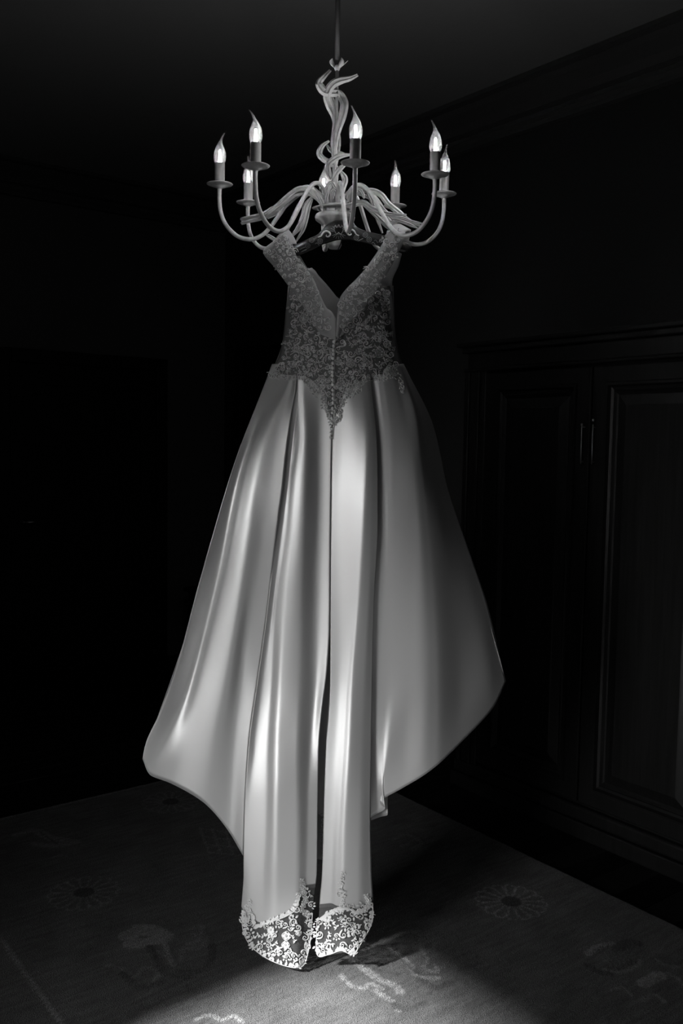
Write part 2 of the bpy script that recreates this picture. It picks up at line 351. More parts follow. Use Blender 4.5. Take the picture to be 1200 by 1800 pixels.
# border lines
for a, b in (((CU0, .850), (CU1, .850)), ((CU1 - .012, CV0), (CU1 - .012, CV1))):
    strokes.append((np.array([a, b]), .009, .24))
def carpet():
    us = np.concatenate([np.linspace(CU0, 1.35, 30)[:-1], np.arange(1.35, 3.0, .0055), np.linspace(3.0, CU1, 100)])
    vs = np.linspace(CV0, CV1, 400); n, m = len(us), len(vs)
    Ug, Vg = np.meshgrid(us, vs, indexing='ij'); tone = np.full(Ug.shape, .095); rel = np.zeros(Ug.shape)
    for pl, wdt, t in strokes:
        t = .095 + (t - .115) * (.7 if t > .115 else .8)
        lo = pl.min(0) - wdt * 1.3 - .006; hi = pl.max(0) + wdt * 1.3 + .006
        i0, i1 = np.searchsorted(us, (lo[0], hi[0])); j0, j1 = np.searchsorted(vs, (lo[1], hi[1]))
        i0, j0 = max(i0 - 1, 0), max(j0 - 1, 0)
        if i1 <= i0 or j1 <= j0: continue
        gu, gv = Ug[i0:i1 + 1, j0:j1 + 1], Vg[i0:i1 + 1, j0:j1 + 1]; best = np.full(gu.shape, 9.)
        for a, b in zip(pl[:-1], pl[1:]):
            d = b - a; L2 = d @ d + 1e-12; s = np.clip(((gu - a[0]) * d[0] + (gv - a[1]) * d[1]) / L2, 0, 1)
            best = np.minimum(best, np.hypot(gu - a[0] - s * d[0], gv - a[1] - s * d[1]))
        wob = best + .0035 * np.sin(gu * 310 + 3 * np.sin(gv * 190)) * np.sin(gv * 270)
        k = np.clip((wdt * 1.15 - wob) / .004, 0, 1)
        tone[i0:i1 + 1, j0:j1 + 1] = tone[i0:i1 + 1, j0:j1 + 1] * (1 - k) + t * k
        rel[i0:i1 + 1, j0:j1 + 1] = np.maximum(rel[i0:i1 + 1, j0:j1 + 1], k)
    Z = .006 + .0012 * rel + rng.normal(0, .0005, Ug.shape)
    P = np.stack([Ug, Vg, Z], -1).reshape(-1, 3)
    idx = np.arange(n * m).reshape(n, m); q = np.stack([idx[:-1, :-1], idx[1:, :-1], idx[1:, 1:], idx[:-1, 1:]], -1).reshape(-1, 4)
    me = bpy.data.meshes.new('carpet'); me.from_pydata(P.tolist(), [], q.tolist()); me.shade_smooth()
    ca = me.color_attributes.new('pattern', 'FLOAT_COLOR', 'POINT')
    t4 = np.repeat(tone.reshape(-1, 1), 4, 1); t4[:, 3] = 1; ca.data.foreach_set('color', t4.astype(np.float32).ravel())
    m_ = bpy.data.materials.new('carpet_wool'); m_.use_nodes = True; nt = m_.node_tree; b = nt.nodes['Principled BSDF']
    b.inputs['Roughness'].default_value = .95; b.inputs['Specular IOR Level'].default_value = .1; b.inputs['Sheen Weight'].default_value = .15
    at = nt.nodes.new('ShaderNodeAttribute'); at.attribute_name = 'pattern'; tc = nt.nodes.new('ShaderNodeTexCoord')
    def nz(sc, lo, hi, det=3):
        mp = nt.nodes.new('ShaderNodeMapping'); mp.inputs['Scale'].default_value = sc; nt.links.new(tc.outputs['Object'], mp.inputs[0])
        n_ = nt.nodes.new('ShaderNodeTexNoise'); n_.inputs['Scale'].default_value = 1; n_.inputs['Detail'].default_value = det; nt.links.new(mp.outputs[0], n_.inputs[0])
        r = nt.nodes.new('ShaderNodeMapRange'); r.inputs[1].default_value = .3; r.inputs[2].default_value = .7; r.inputs[3].default_value = lo; r.inputs[4].default_value = hi
        nt.links.new(n_.outputs[0], r.inputs[0]); return r.outputs[0]
    a1 = nz((330, 330, 330), .25, 1.75, 2); a2 = nz((70, 8, 1), .72, 1.28); a3 = nz((7, 7, 7), .8, 1.2)
    m1 = nt.nodes.new('ShaderNodeMath'); m1.operation = 'MULTIPLY'; nt.links.new(a1, m1.inputs[0]); nt.links.new(a2, m1.inputs[1])
    m2 = nt.nodes.new('ShaderNodeMath'); m2.operation = 'MULTIPLY'; nt.links.new(m1.outputs[0], m2.inputs[0]); nt.links.new(a3, m2.inputs[1])
    sc = nt.nodes.new('ShaderNodeVectorMath'); sc.operation = 'SCALE'; nt.links.new(at.outputs['Color'], sc.inputs[0]); nt.links.new(m2.outputs[0], sc.inputs['Scale'])
    nt.links.new(sc.outputs[0], b.inputs['Base Color'])
    bpn = nt.nodes.new('ShaderNodeBump'); bpn.inputs['Strength'].default_value = .6; bpn.inputs['Distance'].default_value = .004
    nt.links.new(a1, bpn.inputs['Height']); nt.links.new(bpn.outputs[0], b.inputs['Normal'])
    me.materials.append(m_); o = link(bpy.data.objects.new('carpet', me)); o.matrix_world = ROOM
    o['label'] = 'large grey wool carpet with rosettes and scrolls, on the floor under the dress'; o['category'] = 'carpet'
    s = o.modifiers.new('thickness', 'SOLIDIFY'); s.thickness = .016; s.offset = -1
    return o
carpet()

# ================================================================ CHANDELIER
DC = 2.64; CX = 589.0
def cz(py): return atY(CX, py, DC)[2]
cc = atY(CX, 345, DC); cx, cy = cc[0], cc[1]
chn = empty('chandelier', 'cream metal chandelier with eight candle bulbs and twisted leaves', 'chandelier')
chn.location = (cx, cy, 0)
def CB(name, mb, m, parent=None, **k):       # chandelier part, geometry given in world space
    mb.v = [v - np.array([cx, cy, 0]) for v in mb.v]
    return build(name, mb, m, parent or chn, **k)
PX = .00165
CB('rod', MB().tube([(cx, cy, cz(104)), (cx - .004, cy, ZC - .04)], .0072, 12), 'rod')
CB('ceiling_rose', MB().lathe([(0, -.06), (.02, -.06), (.05, -.03), (.06, 0)], (cx - .004, cy, ZC)), 'cream')
CB('stem', MB().tube([(cx, cy, cz(122)), (cx, cy, cz(372))], .0046, 10), 'cream')
for k, (dx, top, out) in enumerate(((-1, 103, .012), (.7, 103, .012), (1, 107, .026))):
    z0, z1 = cz(121), cz(top); a = {0: math.pi * 1.05, 1: -.6, 2: -.1}[k]
    P = []
    for t in np.linspace(0, 1, 8):
        rr = .004 + (out if k < 2 else out) * (math.sin(t * 2.2) if k < 2 else t); wv = .0075 * math.sin(math.pi * min(1, .12 + t * .86)) * (1 if k < 2 else .35)
        c = np.array([cx + rr * math.cos(a), cy + rr * math.sin(a), z0 + (z1 - z0) * t]); s_ = np.array([.9, .4, 0]) if k < 2 else np.array([-math.sin(a), math.cos(a), 0])
        P.append([c - s_ * wv, c + .3 * wv * np.array([math.cos(a), math.sin(a), 0]), c + s_ * wv])
    if k < 2:                                 # turned to be seen broadside
        P = [[np.array([cx, cy, 0]) + Matrix.Rotation(0, 3, 'Z') @ Vector(q - np.array([cx, cy, 0])) for q in r] for r in P]
    o = CB('bud_petal', MB().grid(np.array(P)), 'cream'); solid(o, .0015)
CB('bud_base', MB().lathe([(0, -.002), (.006, 0), (.009, .008), (.006, .014), (0, .015)], (cx, cy, cz(124)), 14), 'cream')
hub = [(0, cz(352)), (.022, cz(353)), (.030, cz(360)), (.040, cz(364)), (.041, cz(369)), (.034, cz(373)), (.034, cz(376)), (.054, cz(378)), (.057, cz(382)), (.055, cz(387)), (.042, cz(393)), (.034, cz(398))]
CB('hub', MB().lathe([(r, z) for r, z in hub], (cx, cy, 0), 36), 'cream')
CB('finial', MB().lathe([(.034, cz(398)), (.030, cz(406)), (.024, cz(414)), (.019, cz(424)), (.020, cz(431)), (.016, cz(437)), (0, cz(439))], (cx, cy, 0), 24), 'cream')
CB('hub_rim', MB().tube([(cx + .046 * math.cos(t), cy + .046 * math.sin(t), cz(366)) for t in np.linspace(0, 2 * math.pi, 40)], .0045, 8, False), 'cream')
# arms
dish_px = {5: (-82, 624, 289), 7: (-37, 764, 309), 8: (8, 780, 343), 6: (53, 694, 364), 4: (98, 568, 368), 2: (143, 436, 358), 1: (188, 386, 326), 3: (233, 449, 294)}
aprof = [(.330, -.002), (.331, -.030), (.328, -.066), (.318, -.096), (.300, -.120), (.274, -.138), (.240, -.143), (.213, -.134), (.190, -.115), (.160, -.076), (.132, -.036), (.104, -.010), (.079, -.004), (.056, -.016), (.040, -.044), (.033, -.080)]
RA = .330
tips = {5: (-.10, -.02), 7: (-.10, 0), 8: (.05, 0), 6: (-.02, 0), 4: (.02, 0), 2: (-.02, 0), 1: (.10, 0), 3: (-.14, 0)}
for i, (ang, px, py) in dish_px.items():
    a = math.radians(ang); Y = cy + RA * math.sin(a); wpos = atY(px, py, Y); dx_, dy_, z0 = wpos
    rad = math.hypot(dx_ - cx, dy_ - cy); an = math.atan2(dy_ - cy, dx_ - cx); zh = cz(376)
    pts = []
    for r, z in aprof:
        f = (RA - r) / (RA - .033); zz = z0 + z
        zt = zz * 1.0
        # blend the inner end onto the hub height
        zt = zz + (zh - (z0 - .080)) * max(0, (f - .25) / .75) ** 1.5
        rr = r * rad / RA; pts.append((cx + rr * math.cos(an), cy + rr * math.sin(an), zt))
    arm = CB('arm', MB().tube(spline(pts, 60), .0058, 10), 'cream')
    c = (dx_, dy_, z0)
    CB('drip_tray', MB().lathe([(0, -.009), (.0075, -.009), (.009, -.005), (.016, -.0045), (.0175, -.0015), (.028, .0002), (.0355, .0028), (.0362, .0038), (.035, .0045), (.027, .0016), (.015, .001), (0, .001)], c, 36), 'cream', arm)
    hs = .060
    CB('candle_sleeve', MB().lathe([(.0128, .001), (.0138, .004), (.0138, hs - .001), (.013, hs), (.0105, hs), (.0105, hs - .02), (0, hs - .02)], c, 24), 'sleeve', arm)
    zb = z0 + hs - .004; tx, ty = tips[i]
    def tilt(z, tx=tx): t = max(0, (z - .045) / .04); return (tx * .12 * t * t, 0)
    bp_ = [(.0115, 0), (.0135, .005), (.0163, .014), (.0172, .022), (.0163, .032), (.0132, .043), (.0090, .052), (.0056, .059), (.0036, .066), (.0026, .074), (.0020, .081), (.0023, .084), (0, .086)]
    bulb = CB('bulb', MB().lathe([(r, z) for r, z in bp_], (dx_, dy_, zb), 24, tilt), 'glass')
    fm = MB()
    for q in range(4):
        t = q * math.pi / 2 + .5
        fm.tube([(dx_ + 0.0034 * math.cos(t), dy_ + .0034 * math.sin(t), zb + .006), (dx_ + .0016 * math.cos(t), dy_ + .0016 * math.sin(t), zb + .038)], .0016, 6)
    fo = CB('filament', fm, 'filament', bulb)
    light('bulb_light', 'POINT', (dx_ - cx, dy_ - cy, zb + .022), (dx_ - cx, dy_ - cy, 0), 3.0, shadow_soft_size=.006).parent = bulb
# leaves: ribbons with a folded midrib, given as path + width, in front of or behind the stem
def leaf(pts, wd, dep=0.0, name='leaf', face=None, tip=(.35, 1, .3)):
    q = spline([(x, y, (d if d is not None else 0)) for x, y, d in pts], max(18, len(pts) * 6)); n = len(q)
    W = np.array([atY(x, y, DC - d / 100 - dep) for x, y, d in q]); t = np.gradient(W, axis=0); t /= np.linalg.norm(t, axis=1)[:, None]
    vd = np.array([0, -1, 0]) if face is None else np.array(face, float)
    P = []
    for k in range(n):
        s = k / (n - 1); wv = wd * .62 * np.interp(s, (0, .25, .75, 1), (tip[0], tip[1], 1, tip[2]))
        sd_ = np.cross(t[k], vd); sd_ /= np.linalg.norm(sd_) + 1e-9; nn = np.cross(sd_, t[k])
        if nn @ vd < 0: nn = -nn
        sgn = .55 * wv
        P.append([W[k] - sd_ * wv, W[k] - sd_ * wv * .5 + nn * sgn, W[k] - nn * sgn * .2, W[k] + sd_ * wv * .5 + nn * sgn, W[k] + sd_ * wv])
    o = CB(name, MB().grid(np.array(P)), 'cream', smooth=False); solid(o, .0016); return o
LV = [
 ([(580, 124, 1), (569, 135, 3), (561, 145, 3), (563, 153, 3), (570, 161, 2.5), (582, 163, 1.5), (594, 165, -.5), (601, 172, -1), (605, 184, 0), (601, 206, 1.2), (592, 235, 1.8), (588, 270, 1.5), (586, 345, 1.5)], .018),
 ([(628, 132, 1), (614, 138, 2), (597, 142, 3), (585, 148, 3), (577, 159, 2.5), (575, 171, 1.5), (579, 186, 0), (587, 202, -1), (590, 225, -1.2), (588, 262, -1)], .0175),
 ([(581, 165, -1), (588, 190, 0), (590, 215, .8), (586, 250, 1.6), (586, 290, 2)], .013),
 ([(578, 248, 1.5), (567, 256, 3), (561, 269, 3), (567, 279, 3), (581, 287, 2), (589, 295, 1), (590, 320, 0), (587, 350, 0)], .0125),
 ([(574, 255, -2), (582, 265, -1.5), (595, 269, -1), (612, 273, 0)], .009),
 ([(616, 272, 1), (604, 273, 2), (593, 276, 3), (581, 284, 3), (576, 293, 2), (578, 306, 1), (583, 320, .5), (585, 352, 1)], .0125),
 ([(609, 288, 1), (597, 297, 2.2), (588, 310, 2), (584, 330, 1), (584, 355, 1)], .012),
 ([(598, 300, -1), (606, 315, -1), (602, 331, 0), (595, 356, 0)], .013),
 ([(596, 231, -1.5), (597, 251, -1.5), (594, 275, -1), (592, 290, -1)], .004),
 ([(567, 357, 2), (569, 340, 3), (576, 327, 3.5), (583, 322, 3.5), (590, 334, 3), (595, 357, 2)], .0085),
 ([(581, 357, 3), (582, 338, 3.8), (588, 333, 3.8), (593, 342, 3.5), (597, 357, 3)], .007),
 ([(573, 356, 3.5), (574, 345, 4), (578, 330, 4.2), (582, 326, 4)], .008),
 # left cluster
 ([(424, 389, 2), (440, 385, 3), (460, 380, 4), (483, 368, 4.5), (503, 350, 5), (520, 339, 5), (543, 338, 5), (560, 349, 4), (567, 362, 3), (568, 374, 2)], .0145),
 ([(467, 379, 5), (493, 357, 6), (510, 341, 6), (527, 331, 6), (545, 335, 5.5), (558, 348, 5), (566, 364, 4.5)], .010),
 ([(470, 384, 1), (490, 372, 1), (512, 352, 2), (533, 337, 2.5), (553, 338, 2.5), (566, 348, 2)], .010),
 ([(548, 346, 4), (538, 361, 5), (533, 380, 5.5), (525, 400, 5.5), (511, 417, 5)], .0125),
 ([(549, 350, 3), (542, 366, 4), (538, 385, 4.5), (532, 404, 4.5), (520, 425, 4)], .009),
 ([(483, 363, 7), (473, 370, 7.5), (465, 377, 7)], .008),
 ([(467, 412, 1), (476, 417, 2), (487, 424, 2)], .008),
 # right cluster
 ([(611, 355, 3), (619, 334, 4), (630, 327, 4.5), (642, 331, 4), (650, 346, 3), (656, 362, 2), (664, 388, 0), (672, 410, -1)], .0095),
 ([(621, 345, 2), (636, 337, 3), (655, 336, 3), (670, 343, 3), (682, 358, 2.5), (700, 373, 2), (716, 386, 2), (741, 399, 2)], .0125),
 ([(606, 363, 6), (616, 361, 7), (637, 356, 7), (650, 364, 7), (676, 375, 7), (714, 378, 6)], .0125),
 ([(618, 352, 4), (638, 358, 5), (660, 379, 5), (678, 396, 4), (690, 408, 3)], .009),
 ([(655, 372, 1), (668, 384, 0), (684, 391, 0), (705, 389, 1)], .008),
 ([(686, 381, 4), (708, 384, 4), (724, 390, 4), (743, 393, 4)], .007),
 ([(690, 385, 5), (710, 391, 5), (734, 401, 5)], .007),
 ([(629, 333, 5), (635, 337, 5.5), (640, 349, 5)], .008),
 ([(620, 340, 1), (640, 344, 1), (662, 356, 1), (690, 384, 0), (702, 388, 0)], .007),
]
for k_, (pts, wd_) in enumerate(LV): leaf(pts, wd_, tip=(1.1, 1.1, .4) if k_ == 12 else (.35, 1, .3))
CB('cable', MB().tube([atY(x, y, DC - .03) for x, y in spline([(594, 347), (602, 346), (609, 351), (612, 357)], 14)], .0011, 6), 'wire')

# ================================================================ HANGER
HY = 2.555
top = [(507, 437), (514, 432.5), (530, 425), (545, 418), (559, 411), (573, 396), (585, 389), (595, 386.6), (617, 386.6), (626, 398), (643, 406), (672, 413), (706, 425), (716, 427), (724, 435)]
bot = [(507, 450), (514, 452), (530, 447), (551, 438), (565, 431), (580, 426), (592, 422.5), (605, 421.6), (618, 422.5), (631, 425), (648, 428.5), (665, 432.5), (701, 442), (713, 443.5), (724, 437)]
hg = empty('clothes_hanger', 'black lacquered wooden hanger with painted flowers, holding the dress', 'hanger')
def hplane(x, y, off=0.0): return atY(x, y, HY - off)
tp = spline(top, 60); bt = spline(bot, 60); m_ = MB(); rows = []
for k in range(60):
    a, b = tp[k], bt[k]; r = []
    for s, o_ in ((0, 0), (.08, .006), (.5, .0075), (.92, .006), (1, 0), (.92, -.006), (.5, -.0075), (.08, -.006)):
        p = a * (1 - s) + b * s; r.append(hplane(p[0], p[1], o_))
    rows.append(r)
m_.grid(np.array(rows), True); m_.f += [tuple(range(8))[::-1], tuple(59 * 8 + j for j in range(8))]
build('hanger_body', m_, 'hanger', hg)
hk = [hplane(602, 404, -.008), atY(601, 400, HY + .02), atY(598, 408, HY + .035), atY(600, 420, HY + .045), atY(598, 430, HY + .055), atY(594, 438, HY + .07)]
build('hook', MB().tube(spline(hk, 24), .0016, 8), 'wire', hg)
pm_ = MB(); pd = MB()
def pl(mb, pts, r, n=14): mb.tube([hplane(x, y, .0078) for x, y in spline(pts, n)], r, 5)
def hf(x, y, r=4.2):
    for k in range(12):
        t = k * math.pi / 6; c = hplane(x + r * math.cos(t), y + r * math.sin(t), .0082)
        pm_.lathe([(0, .0009), (.0009, 0), (0, -.0009)], c, 5)
    for k in range(6):
        t = k * math.pi / 3; pl(pd, [(x + 1 * math.cos(t), y + 1 * math.sin(t)), (x + 3 * math.cos(t), y + 3 * math.sin(t))], .0006, 4)
for q in ((547.5, 422), (562.5, 423.8), (540.5, 432), (626, 417.7), (642, 413), (648.5, 421)): hf(*q)
def scroll(cx_, cy_, sx):
    a = [(cx_ + sx * x, cy_ + y) for x, y in ((-14, 7), (-9, 5), (-5, -1), (0, -3.5), (5, -2), (7, 2), (4, 6), (0, 5), (1, 2))]
    P = spline(a, 24); rr = [.0005 + .0022 * math.sin(math.pi * min(1, .05 + k / 23 * .95)) for k in range(24)]
    pm_.tube([hplane(x, y, .0072) for x, y in P], rr, 6)
scroll(573, 410, 1); scroll(617, 407, -1)
for k in range(9):                            # fan of fine strokes round the central shell
    t = math.pi * (1.0 + k / 8); pl(pd, [(595 + 9 * math.cos(t), 407 + 7 * math.sin(t)), (595 + 15 * math.cos(t), 406 + 12 * math.sin(t) * .95)], .0007, 5)
for k in range(7):
    t = math.pi * (.12 + .76 * k / 6); pl(pd, [(595 + 6 * math.cos(t), 411 + 3 * math.sin(t)), (595 + 13 * math.cos(t), 411 + 9 * math.sin(t))], .0007, 5)
pl(pd, [(587, 404), (588, 397), (592, 400), (595, 395), (598, 400), (602, 397), (603, 404), (600, 410), (595, 412), (590, 410), (587, 404)], .0011, 30)
pl(pm_, [(590, 412), (593, 411), (595, 408.5), (597, 411), (600, 412)], .0009, 10)
for x, y, s in ((533, 436, -1), (536, 440, -1), (554, 429, 1), (635, 421, -1), (657, 424, 1), (653, 428, 1)):
    pl(pd, [(x, y), (x + 3, y - 2), (x + 7 * s, y + 3)], .0007, 6)
for x, s in ((519, 1), (671, -1)):
    y = 441 if x < 600 else 424
    pl(pm_, [(x - 3 * s, y - 4), (x + 3 * s, y - 3), (x + 5 * s, y + 2)], .0010, 8); pl(pm_, [(x - 3 * s, y - 1), (x + 1 * s, y), (x + 2 * s, y + 3)], .0008, 8)
build('painted_flowers', pm_, 'paint', hg, kind='stuff'); build('painted_strokes', pd, 'paint2', hg, kind='stuff')

# ================================================================ DRESS
D0 = 2.62
def P(x, y, d): return atY(x, y, D0 - d / 100)
dr = empty('wedding_dress', 'ivory satin wedding gown with lace bodice and train, hanging from the chandelier', 'dress')
DM = np.full((900, 600), -99.0)               # surface depth seen from the front, used to lay the lace on the cloth
def ip(knots, y):
    k = np.asarray(knots, float); ys, xs = k[:, 0], k[:, 1]
    if len(ys) == 2: return np.interp(y, ys, xs)
    return pchip(ys, xs, y)
def pchip(X, Yv, x):
    h = np.diff(X); dl = np.diff(Yv) / h; n = len(X); m = np.zeros(n)
    for i in range(1, n - 1):
        if dl[i - 1] * dl[i] > 0:
            w1 = 2 * h[i] + h[i - 1]; w2 = h[i] + 2 * h[i - 1]; m[i] = (w1 + w2) / (w1 / dl[i - 1] + w2 / dl[i])
    m[0], m[-1] = dl[0], dl[-1]
    x = np.asarray(x, float); i = np.clip(np.searchsorted(X, x) - 1, 0, n - 2); s = (x - X[i]) / h[i]; 
    s = np.clip(s, -.2, 1.2)
    return ((1 + 2 * s) * (1 - s) ** 2 * Yv[i] + s * (1 - s) ** 2 * h[i] * m[i] + s * s * (3 - 2 * s) * Yv[i + 1] + s * s * (s - 1) * h[i] * m[i + 1])
def cloth(keys, rows=90, sub=8, t0=0.0, t1=None, raster=True, y0=None):
    """keys: list of (xknots[(y,x)], dknots[(y,d)], ytop, yhem[, yend]); returns grid of (x,y,d)"""
    T = np.linspace(0, 1, rows); A = []
    for kx, kd, ya, yb in keys:
        y = ya + (yb - ya) * T; A.append(np.stack([ip(kx, y), y, ip(kd, y)], 1))
    A = np.array(A)                            # key, row, 3
    K = len(A); S = np.linspace(0, K - 1, (K - 1) * sub + 1); G = np.zeros((rows, len(S), 3))
    for r in range(rows):
        for c in range(3): G[r, :, c] = pchip(np.arange(K, dtype=float), A[:, r, c], S)
    if raster: rast(G)
    return G
def rast(G):
    g = G
    for k in range(2):                         # densify
        g2 = np.zeros((g.shape[0] * 2 - 1, g.shape[1], 3)); g2[::2] = g; g2[1::2] = (g[1:] + g[:-1]) / 2; g = g2
        g3 = np.zeros((g.shape[0], g.shape[1] * 2 - 1, 3)); g3[:, ::2] = g; g3[:, 1::2] = (g[:, 1:] + g[:, :-1]) / 2; g = g3
    ix = np.clip((g[..., 0] / 2).round().astype(int), 0, 599).ravel(); iy = np.clip((g[..., 1] / 2).round().astype(int), 0, 899).ravel()
    np.maximum.at(DM, (iy, ix), g[..., 2].ravel())
def dat(x, y, default=0.0):
    iy, ix = int(round(y / 2)), int(round(x / 2))
    for r in range(0, 6):
        w_ = DM[max(0, iy - r):iy + r + 1, max(0, ix - r):ix + r + 1]
        if w_.size and w_.max() > -90: return w_[w_ > -90].mean()
    return default
def wpt(G): 
    out = np.zeros_like(G)
    for i in range(G.shape[0]):
        for j in range(G.shape[1]): out[i, j] = P(*G[i, j])
    return out
def panel(name, keys, m, rows=90, sub=8, raster=True, th=.0012, **k):
    G = cloth(keys, rows, sub, raster=raster); o = build(name, MB().grid(wpt(G)), m, dr, **k); solid(o, th, 0); return o, G
# --- skirt key lines, left of the centre seam
K0 = [(640, 478), (662, 470), (807, 414), (953, 370), (1053, 342), (1159, 314), (1254, 280), (1310, 255), (1336, 250)]
K1 = [(640, 493), (665, 488), (740, 452), (850, 414), (1000, 384), (1100, 361), (1210, 331), (1292, 298), (1362, 262)]
K2 = [(640, 505), (672, 500), (730, 469), (784, 445), (850, 430), (925, 415), (1000, 400), (1090, 378), (1180, 355), (1282, 330), (1378, 300)]
K3 = [(640, 511), (672, 507), (730, 482), (784, 464), (850, 451), (925, 440), (1000, 428), (1100, 412), (1200, 395), (1300, 375), (1412, 358)]
K4 = [(640, 516), (672, 514), (730, 497), (784, 485), (850, 475), (925, 465), (1000, 454), (1100, 438), (1200, 424), (1300, 411), (1460, 400)]
K5 = [(640, 521), (672, 520), (730, 511), (790, 503), (850, 497), (910, 489), (1000, 478), (1100, 466), (1200, 452), (1310, 437), (1420, 430), (1505, 427)]
left = [
 (K0, [(640, -7), (850, 1), (1200, -1.2), (1336, -4)], 640, 1334),
 (K1, [(640, -4), (850, -0.25), (1200, -6.9), (1362, -5.5)], 640, 1361),
 (K2, [(640, -2.2), (850, 1.1), (1200, -5), (1378, -6)], 640, 1377),
 (K3, [(640, -1.2), (850, 2.3), (1200, -3), (1412, -5)], 640, 1411),
 (K4, [(640, -0.6), (850, 2.5), (1200, -4.9), (1460, -6.2)], 640, 1459),
 (K5, [(640, 0.8), (850, 2.9), (1200, -4.3), (1505, -4.5)], 640, 1504)]
panel('skirt_panel', left, 'satin', 110, 9)
def sh(k, dx): return [(y, x + dx) for y, x in k]
L0x = sh(K5[:-1], 0) + [(1503, 428), (1540, 428), (1570, 426), (1600, 424), (1630, 427), (1660, 437)]
L1x = sh(K5[:-1], 9) + [(1503, 438), (1560, 436), (1600, 434), (1640, 438), (1670, 447)]
L2x = [(640, 524), (672, 523), (760, 520), (835, 511), (940, 500), (1020, 489), (1087, 482), (1198, 475), (1310, 468), (1477, 464), (1600, 460), (1685, 462)]
L2y = [(640, 529), (672, 528), (760, 528), (835, 521), (940, 514), (1020, 506), (1087, 501), (1198, 494), (1310, 490), (1477, 489), (1600, 488), (1697, 492)]
L3x = [(640, 537), (672, 535), (760, 538), (835, 536), (940, 532), (1050, 527), (1200, 524), (1310, 521), (1477, 520), (1600, 519), (1705, 518)]
L4x = [(640, 560), (850, 560), (1000, 556), (1200, 552), (1310, 545), (1477, 541), (1600, 537), (1695, 534)]
L5x = [(640, 587), (672, 586), (780, 583), (900, 581), (1000, 580), (1100, 579), (1170, 575), (1250, 565), (1310, 560), (1420, 558), (1533, 557), (1580, 551), (1650, 546)]
L0d = [(640, .2), (850, 2.2), (1200, -3.4), (1400, -1.2), (1660, 0)]
L1d = [(640, .4), (850, 1.7), (1200, -4.1), (1400, -1.0), (1670, 1.2)]
L2d = [(640, 1.2), (850, 1.9), (1200, -3.7), (1400, .2), (1690, 2.8)]
L2e = [(640, 1.5), (850, 2.8), (1200, -2.0), (1400, 2.0), (1697, 4.6)]
L3d = [(640, 1.7), (850, 3.3), (1200, -1.6), (1400, 2.1), (1705, 5)]
L4d = [(640, 2.4), (850, 1.2), (1200, -3.4), (1400, .3), (1695, 3.5)]
L5d = [(640, 3.0), (850, 1.7), (1200, -2.2), (1400, .2), (1650, 2)]
Lc = [(L0x, L0d, 640, 1600), (L1x, L1d, 640, 1618), (L2x, L2d, 640, 1628), (L2y, L2e, 640, 1616), (L3x, L3d, 640, 1600), (L4x, L4d, 640, 1562), (L5x, L5d, 640, 1560)]
panel('skirt_panel', Lc, 'satin', 130, 9)
R0x = [(640, 590), (672, 589), (780, 584), (900, 582), (1000, 581), (1200, 580), (1250, 578), (1310, 573), (1422, 569), (1533, 566), (1580, 562), (1620, 560), (1680, 557)]
R1x = [(640, 602), (672, 600), (850, 597), (1000, 596), (1200, 595), (1310, 590), (1450, 584), (1600, 580), (1680, 577)]
R2x = [(640, 612), (672, 614), (720, 622), (785, 629), (919, 626), (1000, 622), (1059, 619), (1198, 609), (1310, 603), (1477, 594), (1600, 591), (1676, 590)]
R2y = [(640, 621), (672, 626), (720, 638), (785, 645), (919, 640), (1000, 636), (1059, 632), (1198, 621), (1310, 616), (1477, 608), (1600, 606), (1675, 607)]
R3x = [(640, 634), (672, 643), (785, 653), (919, 650), (1059, 645), (1198, 638), (1310, 633), (1477, 629), (1600, 627), (1679, 622)]
R4x = [(640, 646), (680, 652), (807, 663), (919, 664), (1059, 657), (1142, 655), (1254, 653), (1438, 651), (1533, 653), (1600, 656), (1655, 645)]
R0d = [(640, 3.4), (850, 2.7), (1200, -.9), (1400, 1.5), (1680, 3)]
R1d = [(640, 3.7), (850, 3.3), (1200, -.5), (1400, 2.2), (1680, 4)]
R2d = [(640, 3.5), (850, 5.1), (1200, .2), (1400, 3.0), (1680, 5)]
R2e = [(640, 3.2), (850, 5.8), (1200, .9), (1400, 3.8), (1680, 6)]
R3d = [(640, 2.6), (850, 5.6), (1200, .6), (1400, 3.4), (1680, 5.5)]
R4d = [(640, 1.8), (850, 4.9), (1200, -.4), (1400, 2.0), (1655, 3)]
Rc = [(R0x, R0d, 640, 1596), (R1x, R1d, 640, 1594), (R2x, R2d, 640, 1598), (R2y, R2e, 640, 1602), (R3x, R3d, 640, 1604), (R4x, R4d, 640, 1582)]
panel('skirt_panel', Rc, 'satin', 130, 9)
